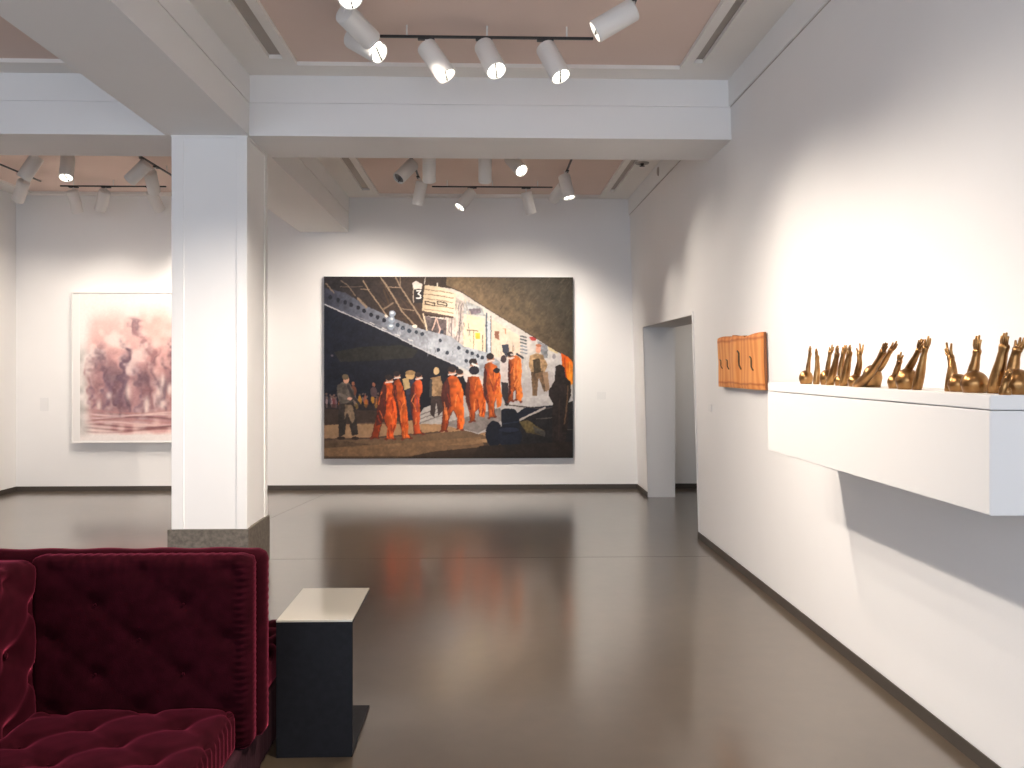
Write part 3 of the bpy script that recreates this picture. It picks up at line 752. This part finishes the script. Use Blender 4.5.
# ------------------------------------------------------------------ bronze statuettes on the shelf
ZS = 1.512
def dome_bm(y, x, r_, h, seg=20):
    bm = bmesh.new()
    prof = []
    for k in range(13):
        a = math.pi * k / 12 * .5 + (-.55 if k == 0 else 0)
        prof.append((a,))
    pr = [(r_ * .78, 0)] + [(r_ * math.cos(a), h * .38 + (h * .62) * math.sin(a)) if a >= 0 else (r_ * (.80 + .20 * (1 + a / .6)), h * .38 * (1 + a / .6)) for a in [-.6, -.4, -.2, 0, .2, .4, .6, .8, 1.0, 1.2, 1.35, 1.48]]
    rings = lathe(bm, pr, seg)
    bm.faces.new(rings[0][::-1]); bm.faces.new(rings[-1])
    for v in bm.verts: v.co += Vector((x, y, ZS))
    return bm
def stem_bm(pts, r0, r1, spread, nf, lf, side, tilt=0.0):
    """a tapering stem whose tip opens into slender prongs of unequal length"""
    bm = bmesh.new()
    P = [Vector(p) for p in pts]
    # resample as a smooth curve
    Q = []
    for i in range(len(P) - 1):
        for s in range(5):
            tt = s / 5
            a = P[max(i - 1, 0)]; b_ = P[i]; c = P[i + 1]; d = P[min(i + 2, len(P) - 1)]
            Q.append(.5 * ((2 * b_) + (c - a) * tt + (2 * a - 5 * b_ + 4 * c - d) * tt * tt + (3 * b_ - a - 3 * c + d) * tt ** 3))
    Q.append(P[-1]); n_ = len(Q)
    rad = []
    for k in range(n_):
        s = k / (n_ - 1)
        r_ = r0 * (1 - s) + r1 * s + r0 * .16 * math.sin(math.pi * min(s * 1.7, 1))
        if s > .76: r_ = r1 * (1 + .45 * math.sin((s - .76) / .24 * math.pi * .5))
        rad.append(r_)
    d = (Q[-1] - Q[-3]).normalized(); e_ = Q[-1]
    Q += [e_ + d * .005, e_ + d * .009]; rad += [rad[-1] * .88, rad[-1] * .45]; n_ += 2
    tube(bm, Q, rad, 12, True, [1.0 - .35 * max(0, min(1, (k / (n_ - 1) - .6) / .3)) for k in range(n_)])
    Q = Q[:-2]
    d = (Q[-1] - Q[-3]).normalized(); tip = Q[-1] - d * .004
    for k in range(nf):
        s = (k - (nf - 1) / 2) / max(nf - 1, 1)
        L = lf * (1 - .30 * abs(s) * 1.4 + .05 * ((k * 7) % 3 - 1))
        o_ = Vector((side * .004 * s, -s * r1 * 1.9, 0))
        dd = (d + Vector((.20 * side + tilt, -s * spread, 0))).normalized()
        a = tip + o_; mid = a + dd * L * .55; e = mid + (dd + Vector((-.22 * side, 0, .12))).normalized() * L * .45
        tube(bm, [a, a + dd * L * .3, mid, e, e + dd * .002], [.0062, .0058, .0052, .0036, .001], 7)
    return bm
ST = [
 ('with one thin raised stem, farthest along the shelf', (4.319, .036, .072), [([(4.306, .045), (4.306, .104), (4.297, .158)], .011, .008, .5, 3, .042)]),
 ('with two thin raised stems, second from the far end', (4.099, .036, .076), [([(4.205, 0), (4.20, .073), (4.213, .140)], .016, .010, .45, 4, .046), ([(4.112, .05), (4.099, .113), (4.09, .160)], .011, .008, .9, 3, .043)]),
 ('with two leaning raised stems, third from the far end', (3.905, .034, .052), [([(4.015, 0), (3.969, .083), (3.946, .152)], .019, .011, .45, 4, .044), ([(3.923, .04), (3.923, .102), (3.912, .156)], .015, .010, .9, 4, .042)]),
 ('with a straight stem beside a wavy one, mid far cluster', (3.73, .036, .055), [([(3.835, 0), (3.803, .093), (3.785, .155)], .019, .012, .25, 4, .040), ([(3.741, .029), (3.712, .101), (3.722, .146)], .014, .010, .9, 3, .056)]),
 ('with a thick stem slanting across two short stems', (3.612, .042, .098), [([(3.57, .085), (3.56, .115), (3.552, .140)], .013, .010, .7, 4, .038), ([(3.555, .078), (3.505, .120), (3.468, .158)], .013, .009, .6, 3, .054), ([(3.665, 0), (3.535, .065), (3.43, .152)], .021, .012, .7, 4, .055)]),
 ('with a small round top and one short forked stem, before the gap', (3.388, .030, .060), [([(3.396, .045), (3.381, .084), (3.372, .112)], .013, .010, 1.1, 3, .042)]),
 ('with two raised stems leaning together, beside the gap', (3.266, .045, .084), [([(3.285, .062), (3.232, .115), (3.20, .155)], .014, .010, .7, 4, .055), ([(3.172, 0), (3.142, .092), (3.124, .160)], .018, .010, .3, 3, .050)]),
 ('with one forked stem leaning back, on the near side of the gap', (2.938, .038, .064), [([(2.975, 0), (2.968, .077), (2.986, .125)], .019, .011, .9, 3, .060)]),
 ('with a wide round top and one open stem, third from near end', (2.826, .045, .076), [([(2.854, .045), (2.838, .098), (2.831, .144)], .017, .012, .6, 4, .058)]),
 ('with two tall thick stems, second from the near end', (2.64, .047, .082), [([(2.748, 0), (2.718, .091), (2.702, .158)], .022, .014, .45, 4, .048), ([(2.675, .05), (2.668, .111), (2.658, .146)], .017, .013, .9, 4, .045)]),
 ('with a low bent stem, at the near end of the shelf', (2.594, .012, .025), [([(2.604, 0), (2.596, .03), (2.588, .055)], .011, .009, .6, 3, .035)]),
]
for i, (lab, (y, r_, h), stems) in enumerate(ST):
    x = 1.668 + (.03 if i == 9 else -.031 if i == 10 else .010 * ((i * 5) % 3 - 1))
    t = thing('bronze_statuette', (x, y, ZS), 'small bronze statuette ' + lab, 'statuette', 'bronze statuettes on the white shelf')
    off = Vector((x, y, ZS))
    bm = dome_bm(y, x, r_, h)
    for v in bm.verts: v.co -= off
    obj('dome', bm, 'bronze', t, True)
    for k, (pts, r0, r1, sp, nf, lf) in enumerate(stems):
        dx = (-.045 if i == 4 and k == 2 else -.012 if pts[0][1] == 0 else .004)
        bm = stem_bm([(x + dx + .004 * j, yy, ZS + zz) for j, (yy, zz) in enumerate(pts)], r0, r1, sp, nf, lf, 1 if k % 2 else -1)
        for v in bm.verts: v.co -= off
        obj('stem', bm, 'bronze', t, True)

# ------------------------------------------------------------------ tufted settee
def soft_box(x0, x1, y0, y1, z0, z1, r_, step, disp=None):
    """rounded box on a fine grid; disp(p, n) is an offset along the normal"""
    t = bmesh.new()
    nx, ny, nz = [max(4, int((b_ - a) / step)) for a, b_ in ((x0, x1), (y0, y1), (z0, z1))]
    lo = Vector((x0, y0, z0)); hi = Vector((x1, y1, z1))
    cache = {}
    def vert(i, j, k):
        key = (i, j, k)
        if key not in cache:
            p = Vector((x0 + (x1 - x0) * i / nx, y0 + (y1 - y0) * j / ny, z0 + (z1 - z0) * k / nz))
            q = Vector([min(max(p[c], lo[c] + r_), hi[c] - r_) for c in range(3)])
            d = p - q
            n_ = d.normalized() if d.length > 1e-9 else Vector((0, 0, 1))
            p2 = q + n_ * r_
            if disp: p2 = p2 + n_ * disp(p2, n_)
            cache[key] = t.verts.new(p2)
        return cache[key]
    for a in range(nx):
        for b_ in range(ny):
            t.faces.new((vert(a, b_, 0), vert(a, b_ + 1, 0), vert(a + 1, b_ + 1, 0), vert(a + 1, b_, 0)))
            t.faces.new((vert(a, b_, nz), vert(a + 1, b_, nz), vert(a + 1, b_ + 1, nz), vert(a, b_ + 1, nz)))
    for a in range(nx):
        for c in range(nz):
            t.faces.new((vert(a, 0, c), vert(a + 1, 0, c), vert(a + 1, 0, c + 1), vert(a, 0, c + 1)))
            t.faces.new((vert(a, ny, c), vert(a, ny, c + 1), vert(a + 1, ny, c + 1), vert(a + 1, ny, c)))
    for b_ in range(ny):
        for c in range(nz):
            t.faces.new((vert(0, b_, c), vert(0, b_, c + 1), vert(0, b_ + 1, c + 1), vert(0, b_ + 1, c)))
            t.faces.new((vert(nx, b_, c), vert(nx, b_ + 1, c), vert(nx, b_ + 1, c + 1), vert(nx, b_, c + 1)))
    return t
def tuft(u, v, su, sv, depth):
    """diamond buttoning: dimples at the buttons, creases between them, swell elsewhere"""
    a, b_ = u / su, v / sv
    p, q = a + b_, a - b_
    dp, dq = abs(p - round(p)), abs(q - round(q))
    d2 = dp * dp + dq * dq
    crease = math.exp(-(dp / .10) ** 2) + math.exp(-(dq / .10) ** 2)
    return -depth * (math.exp(-d2 / .035) + .20 * crease) + depth * .45 * math.cos(math.pi * dp) * 0 + depth * .25 * (dp + dq)

t = thing('settee', (-1.3, 2.9, 0), 'burgundy velvet back-to-back settee with buttoned seat and panels, in front of the column', 'sofa')
off = Vector((-1.3, 2.9, 0))
def spart(name, bm, m='velvet', parent=None):
    for v in bm.verts: v.co -= off
    return obj(name, bm, m, parent or t, True)
YBK = 2.93
# near back panel, gathered along its border
def d_back(p, n_):
    h = 0
    if n_.y < -.8: h += tuft(p.x + 1.2, p.z - .66, .30, .24, .008)
    edge = max(0, 1 - abs(p.x + .835) / .055) if n_.x > .05 else 0
    h += .0016 * edge * math.sin(p.z * 2 * math.pi / .021)
    if n_.y < -.3: h += .004 * max(0, 1 - abs(p.x + .852) / .03) * math.sin(p.z * 2 * math.pi / .024)
    te = max(0, 1 - abs(p.z - .93) / .04)
    h += .0018 * te * math.sin(p.x * 2 * math.pi / .035 + math.sin(p.x * 40))
    return h
spart('backrest', soft_box(-1.58, -.815, YBK, YBK + .095, .27, .945, .038, .0075, d_back))
def d_far(p, n_):
    return (.0012 * math.sin(p.z * 2 * math.pi / .027) if n_.x > .3 else 0) + .002 * math.sin(p.x * 31)
spart('backrest', soft_box(-2.0, -.795, YBK + .088, YBK + .185, .27, .945, .04, .014, d_far))
# buttoned arm on the left
def d_arm(p, n_):
    return tuft(p.y - 2.78, p.z - .66, .30, .24, .022) if n_.x > .8 else (.003 * math.sin(p.y * 60) if n_.z > .5 else 0)
spart('arm', soft_box(-1.85, -1.545, 2.05, YBK + .02, .27, .945, .045, .0125, d_arm))
# near seat cushion
def d_seat(p, n_):
    h = 0
    if n_.z > .6:
        h += tuft(p.x + 1.16, p.y - 2.67, .30, .24, .019)
    if n_.x > .4 and n_.z < .6: h += .003 * math.sin(p.y * 2 * math.pi / .04)
    return h
spart('seat_cushion', soft_box(-1.56, -.862, 2.08, YBK + .012, .265, .427, .045, .0095, d_seat))
# far seat cushion, facing the column
def d_fseat(p, n_):
    return tuft(p.x + 1.2, p.y - 3.5, .155, .14, .02) if n_.z > .6 else 0
spart('seat_cushion', soft_box(-1.95, -.885, YBK + .17, 3.97, .265, .425, .05, .016, d_fseat))
# buttons
for sx, sy in [(p_, q_) for p_ in range(-8, 9) for q_ in range(-8, 9)]:
    x = -1.16 + .30 * (sx + sy) / 2; y = 2.67 + .24 * (sx - sy) / 2
    if -1.50 < x < -.93 and 2.14 < y < 2.87:
        bb = bmesh.new(); bmesh.ops.create_uvsphere(bb, u_segments=10, v_segments=6, radius=.005)
        for v in bb.verts: v.co = Vector((v.co.x, v.co.y, v.co.z * .5)) + Vector((x, y, .410))
        spart('button', bb)
for sx, sy in [(p_, q_) for p_ in range(-8, 9) for q_ in range(-8, 9)]:
    x = -1.2 + .30 * (sx + sy) / 2; z = .66 + .24 * (sx - sy) / 2
    if -1.50 < x < -.90 and .46 < z < .88:
        bb = bmesh.new(); bmesh.ops.create_uvsphere(bb, u_segments=10, v_segments=6, radius=.005)
        for v in bb.verts: v.co = Vector((v.co.x, v.co.y * .5, v.co.z)) + Vector((x, YBK + .007, z))
        spart('button', bb)
    y = 2.78 + .30 * (sx + sy) / 2; z = .66 + .24 * (sx - sy) / 2
    if 2.15 < y < 2.88 and .46 < z < .88:
        bb = bmesh.new(); bmesh.ops.create_uvsphere(bb, u_segments=10, v_segments=6, radius=.011)
        for v in bb.verts: v.co = Vector((v.co.x * .5, v.co.y, v.co.z)) + Vector((-1.565, y, z))
        spart('button', bb)
# skirted base with fine pleats
bm = soft_box(-1.9, -.85, 2.10, 3.2, .03, .275, .02, .012, lambda p, n_: .004 * math.sin((p.y + p.x) * 2 * math.pi / .03) if abs(n_.z) < .5 else 0)
spart('skirt', bm, 'skirt')
bm = soft_box(-1.9, -.888, 3.19, 3.93, .03, .275, .02, .012, lambda p, n_: .004 * math.sin((p.y + p.x) * 2 * math.pi / .03) if abs(n_.z) < .5 else 0)
spart('skirt', bm, 'skirt')
for x in (-1.8, -.93):
    for y in (2.2, 3.8):
        spart('foot', B((x - .03, x + .03, y - .03, y + .03, 0, .04)), 'lampdark')

# ------------------------------------------------------------------ C-shaped side table
t = thing('side_table', (-.706, 3.70, 0), 'small dark C-shaped side table with a glossy cream top, right of the settee', 'side table')
off = Vector((-.706, 3.70, 0))
tx0, tx1, ty0, ty1, th = -.862, -.552, 3.463, 3.965, .56
def tpart(name, bm, m):
    for v in bm.verts: v.co -= off
    return obj(name, bm, m, t)
tpart('upright', B((tx0, tx1, ty0, ty0 + .014, .012, th - .014, .001)), 'navy')
tpart('base', B((tx0, tx1, ty0, ty1, 0, .012, .001)), 'navy')
tpart('underside', B((tx0, tx1, ty0, ty1, th - .014, th - .005, .001)), 'navy')
tpart('table_top', B((tx0, tx1, ty0, ty1, th - .005, th + .003, .001)), 'cream')

# ------------------------------------------------------------------ lighting tracks
ZT = 3.757
def track(pts, label):
    """pts: two ends of one straight run"""
    (x0, y0), (x1, y1) = pts
    c = ((x0 + x1) / 2, (y0 + y1) / 2)
    t = thing('lighting_track', (c[0], c[1], ZT), label, 'lighting track', 'ceiling lighting tracks')
    hx, hy = abs(x1 - x0) / 2 or .010, abs(y1 - y0) / 2 or .010
    obj('rail', B((-hx, hx, -hy, hy, 0, .015, .002)), 'track', t)
    for s in (-.75, 0, .75):
        sx, sy = (hx * s, 0) if hx > hy else (0, hy * s)
        bm = bmesh.new(); lathe(bm, [(.006, .0152), (.006, ZC + .03 - ZT)], 10)
        for v in bm.verts: v.co += Vector((sx, sy, 0))
        obj('mount', bm, 'lampwhite', t)
track([(-.70, 5.52), (.70, 5.52)], 'dark lighting track running across the front bay above the cross beam')
track([(-.82, 1.6), (-.82, 5.42)], 'dark lighting track running front to back above the settee side of the front bay')
track([(.86, 1.6), (.86, 5.0)], 'dark lighting track running front to back nearer the shelf wall of the front bay')
track([(-.66, 10.1), (.79, 10.1)], 'dark lighting track across the back bay nearest the large painting')
track([(-.78, 7.4), (-.78, 9.65)], 'dark lighting track front to back at the left of the painting bay')
track([(.88, 7.4), (.88, 9.85)], 'dark lighting track front to back nearest the doorway')
track([(-.6, 8.42), (.6, 8.42)], 'dark lighting track across the back bay just behind the cross beam')
track([(-5.2, 7.4), (-5.2, 9.95)], 'dark lighting track front to back along the left wall')
track([(-5.1, 10.2), (-3.85, 10.2)], 'dark lighting track across the left bay nearest the pink drawing')
track([(-3.56, 7.4), (-3.56, 9.75)], 'dark lighting track front to back between the column and the pink drawing')
track([(-5.0, 8.52), (-3.75, 8.52)], 'dark lighting track across the left bay just behind the cross beam')

# ------------------------------------------------------------------ spotlights
R_, L_ = .067, .262
def head_mesh():
    bm = bmesh.new()
    rings = lathe(bm, [(.02, .004), (R_ - .012, .004), (R_ - .003, -.002), (R_, -.010), (R_, -L_ + .004), (R_ - .003, -L_), (R_ - .007, -L_), (R_ - .008, -L_ + .03)], 32)
    bm.faces.new(rings[0])
    me = bpy.data.meshes.new('housing'); bmesh.ops.recalc_face_normals(bm, faces=bm.faces); bm.to_mesh(me); bm.free(); me.materials.append(M['lampwhite'])
    for p in me.polygons: p.use_smooth = True
    me.set_sharp_from_angle(angle=math.radians(35))
    return me
def lens_mesh(m):
    bm = bmesh.new()
    rings = lathe(bm, [(R_ - .0085, -L_ + .022), (R_ - .02, -L_ + .026), (.012, -L_ + .028)], 32)
    bm.faces.new(rings[-1])
    me = bpy.data.meshes.new('lens'); bmesh.ops.recalc_face_normals(bm, faces=bm.faces); bm.to_mesh(me); bm.free(); me.materials.append(M[m])
    return me
def baffle_mesh():
    bm = bmesh.new()
    box(bm, -.004, .004, -R_ + .010, R_ - .010, -L_ + .004, -L_ + .020)
    me = bpy.data.meshes.new('baffle'); bm.to_mesh(me); bm.free(); me.materials.append(M['lampdark'])
    return me
HM, LON, LOFF, BM_ = head_mesh(), lens_mesh('lens'), lens_mesh('lens_off'), baffle_mesh()

def lamp(loc, d, label, power=0, size=84, blend=1.0, col=WARM, lit=True, aim=None, on_track=None):
    d = Vector(d).normalized()
    q = Vector((0, 0, -1)).rotation_difference(d)
    t = thing('track_spotlight', loc, label, 'spotlight', 'white cylinder spotlights')
    h = link('housing', HM, None, t); h.rotation_mode = 'QUATERNION'; h.rotation_quaternion = q
    le = link('lens', LON if lit else LOFF, None, h)
    ba = link('baffle', BM_, None, h)
    # stem up to the rail, with its adapter
    bm = bmesh.new()
    tx, ty = on_track[:2] if on_track else (loc[0], loc[1])
    e = Vector((tx - loc[0], ty - loc[1], ZT - loc[2]))
    tube(bm, [(0, 0, -.01), (e.x * .3, e.y * .3, .02), e - Vector((0, 0, .002))], .008, 8)
    obj('stem', bm, 'lampwhite', t, True)
    run_x = on_track is not None and on_track[2] == 'x' if on_track and len(on_track) > 2 else True
    bm = bmesh.new()
    a, b_ = (.055, .018) if run_x else (.018, .055)
    box(bm, e.x - a, e.x + a, e.y - b_, e.y + b_, e.z - .013, e.z - .001, .003)
    obj('adapter', bm, 'track', t)
    if power:
        sd = bpy.data.lights.new('spot', 'SPOT'); sd.energy = power * SPOT; sd.color = col
        sd.spot_size = math.radians(size); sd.spot_blend = blend; sd.shadow_soft_size = .035
        so = bpy.data.objects.new('spot', sd); C.objects.link(so); so.parent = t
        o_ = d * (L_ + .012)
        so.location = o_
        ad = (Vector(aim) - (Vector(loc) + o_)).normalized() if aim else d
        so.rotation_mode = 'QUATERNION'; so.rotation_quaternion = Vector((0, 0, -1)).rotation_difference(ad)
    return t

def lx(x, y, ty): return (x, ty, 'x')
def ly(x, y, tx): return (tx, y, 'y')
NL = -.82; NR = .86
# front bay
def L(loc, d, label, tr, **k):
    x, y, z = loc
    lamp(loc, d, label, on_track=(x, tr[1], 'x') if tr[0] == 'x' else (tr[1], y, 'y'), **k)
L((-.782, 4.59, 3.7), (.265, -.706, -.656), 'white cylinder spotlight cut off by the top edge, glowing towards the viewer', ('y', NL), power=110, size=70, aim=(1.95, 3.2, .9))
L((-.838, 4.955, 3.68), (.49, .82, -.30), 'white cylinder spotlight pointing away right, between two others at the top of the photo', ('y', NL), power=165, aim=(1.95, 6.6, .7), size=80)
L((-.861, 5.36, 3.69), (.738, -.417, -.53), 'white cylinder spotlight tilted right with half-dark lens, left of the front cross track', ('y', NL), power=120, aim=(1.95, 4.8, .45), size=80)
L((-.399, 5.51, 3.7), (.532, -.2, -.822), 'first white cylinder spotlight from the left on the front cross track', ('x', 5.52), power=130, aim=(1.95, 4.8, .6))
L((-.02, 5.498, 3.7), (.31, -.507, -.804), 'middle white cylinder spotlight on the front cross track, lens glowing full', ('x', 5.52), power=110, aim=(1.6, 3.4, .2))
L((.383, 5.51, 3.7), (.365, -.357, -.86), 'third white cylinder spotlight from the left on the front cross track', ('x', 5.52), power=110, aim=(1.95, 4.4, .6))
L((.862, 4.904, 3.7), (-.865, .10, -.485), 'white cylinder spotlight tilted left at the top, nearest the shelf wall', ('y', NR), power=200, aim=(-1.6, 3.6, .3))
# unseen lamps added on the same tracks to light shelf, column and settee
L((NL, 3.7, 3.7), (.70, .1, -.70), 'unseen white cylinder spotlight above the settee, aimed at the far half of the shelf', ('y', NL), power=118, size=70, aim=(1.95, 3.8, .6))
L((NL, 2.9, 3.7), (.72, .0, -.69), 'unseen white cylinder spotlight above the settee, aimed at the near half of the shelf', ('y', NL), power=110, size=66, aim=(1.95, 2.9, .9))
L((NR, 3.1, 3.7), (-.58, .62, -.52), 'unseen white cylinder spotlight above the floor, aimed at the column face', ('y', NR), power=1100, size=42, aim=(-2.1, 6.4, 1.0))
L((NR, 2.3, 3.7), (-.5, -.1, -.8), 'unseen white cylinder spotlight above the floor, aimed at the settee seat', ('y', NR), power=900, size=46, aim=(-1.3, 2.45, .4))
L((NR, 1.75, 3.7), (.35, .3, -.88), 'unseen white cylinder spotlight above the floor, aimed at the near end of the shelf', ('y', NR), power=14, size=50, aim=(1.8, 2.58, 1.2))  # unseen, added to warm the shelf's end face
# back bay
L((-.765, 8.716, 3.7), (-.527, -.492, -.694), 'white cylinder spotlight with a dark lens turned down left, left of the painting bay', ('y', -.78), lit=False)
L((-.738, 9.561, 3.7), (-.218, .166, -.962), 'white cylinder spotlight hanging straight with a bright rim, below the dark-lensed one', ('y', -.78), power=110, aim=(-2.4, 11, 1.0), size=100)
L((-.577, 8.40, 3.7), (-.038, .552, -.833), 'pale cylinder spotlight facing the painting, left of two half hidden by the cross beam', ('x', 8.42), power=370, aim=(-1.5, 11, 1.25), size=84)
L((-.02, 8.40, 3.7), (-.001, .554, -.833), 'pale cylinder spotlight facing the painting, right of two half hidden by the cross beam', ('x', 8.42), power=370, aim=(.35, 11, 1.25), size=80)
L((.233, 8.45, 3.7), (.421, -.648, -.634), 'brown-shaded spotlight with a bright round lens turned to the viewer, by the cross beam', ('x', 8.42), power=130, aim=(1.9, 6.9, 1.2), size=76)
L((-.179, 10.07, 3.7), (-.562, -.289, -.775), 'white spotlight tilted down left with lit lens, above the painting', ('x', 10.1), power=130, aim=(-2.3, 9.2, 0))
L((.47, 10.1, 3.7), (.245, .161, -.956), 'white spotlight with a bright flank hanging right above the painting', ('x', 10.1), power=60, aim=(1.0, 11, .4), size=84)
L((.846, 9.215, 3.7), (.203, -.191, -.96), 'white spotlight with a bright lower lens at the end of the doorway-side track', ('y', .88), power=110, aim=(1.95, 7.9, .5), size=66)
L((.886, 9.72, 3.7), (-.404, .796, -.451), 'grey-shaded spotlight half hidden behind the bright one on the doorway side', ('y', .88), power=80, aim=(1.0, 11, .9), size=84)
# left bay
L((-4.488, 8.53, 3.7), (-.504, -.083, -.86), 'grey-shaded spotlight cut by the cross beam, nearest the left wall', ('x', 8.52), power=130, aim=(-6.0, 9.3, .9), size=100)
L((-5.225, 9.644, 3.7), (-.483, .393, -.783), 'small white spotlight tilted left at the end of the left wall track', ('y', -5.2), power=60, aim=(-5.9, 11, .9), size=100)
L((-4.188, 8.53, 3.7), (.131, -.425, -.896), 'brown-shaded spotlight with a round glowing lens by the cross beam in the left bay', ('x', 8.52), power=150, aim=(-4.0, 7.4, 0), size=100)
L((-4.942, 10.17, 3.7), (-.001, .496, -.868), 'left of the two spotlights hanging above the pink drawing', ('x', 10.2), power=22, aim=(-4.9, 11, .5), size=100)
L((-4.558, 10.17, 3.7), (-.436, .442, -.784), 'right of the two spotlights hanging above the pink drawing', ('x', 10.2), power=22, aim=(-4.9, 11, .5), size=100)
L((-3.516, 8.798, 3.7), (-.759, .157, -.632), 'white spotlight tilted sharply left, beside the top of the column', ('y', -3.56), power=160, aim=(-4.6, 11, .9), size=90)
L((-3.628, 9.158, 3.7), (-.117, .738, -.665), 'white spotlight facing the drawing, in the middle of three beside the column', ('y', -3.56), power=120, aim=(-3.9, 11, .9), size=90)
L((-4.029, 10.19, 3.7), (.158, .709, -.688), 'lowest of three spotlights beside the column, turned to the right', ('x', 10.2), power=60, aim=(-3.2, 11, .6), size=100)

# lamp of the room beyond the doorway
hl = bpy.data.lights.new('hall_light', 'SPOT'); hl.energy = 60; hl.color = WARM; hl.spot_size = math.radians(70); hl.spot_blend = 1; hl.shadow_soft_size = .05
ho = bpy.data.objects.new('hall_light', hl); C.objects.link(ho); ho.location = (3.4, 9.2, 2.8)
ho.rotation_mode = 'QUATERNION'; ho.rotation_quaternion = Vector((0, 0, -1)).rotation_difference(Vector((-.55, 1.8, -1.5)).normalized())

# ------------------------------------------------------------------ small ceiling and wall devices
t = thing('sprinkler', (1.68, 9.05, ZC), 'round brown ceiling sprinkler in the border above the doorway', 'sprinkler')
bm = bmesh.new(); rr = lathe(bm, [(.075, 0), (.072, -.010), (.045, -.014), (.04, -.006)], 24); bm.faces.new(rr[-1]); obj('flange', bm, 'grey', t, True, 30)
bm = bmesh.new(); rr = lathe(bm, [(.02, -.004), (.02, -.02), (.012, -.03), (.03, -.034), (.03, -.037)], 16); bm.faces.new(rr[-1]); obj('head', bm, 'lampdark', t, True, 30)
bm = bmesh.new(); rr = lathe(bm, [(.05, 0), (.048, .012), (.03, .02)], 20); bm.faces.new(rr[-1]); bm.faces.new(rr[0][::-1])
for v in bm.verts: v.co = Vector((xr(3.7) - .012 - v.co.z, 9.05 + v.co.x * .6, 3.72 + v.co.y))
tag(obj('wall_detector', bm, 'slot', None, True, 30), 'small oval detector on the upper band of the right wall above the doorway', 'detector')
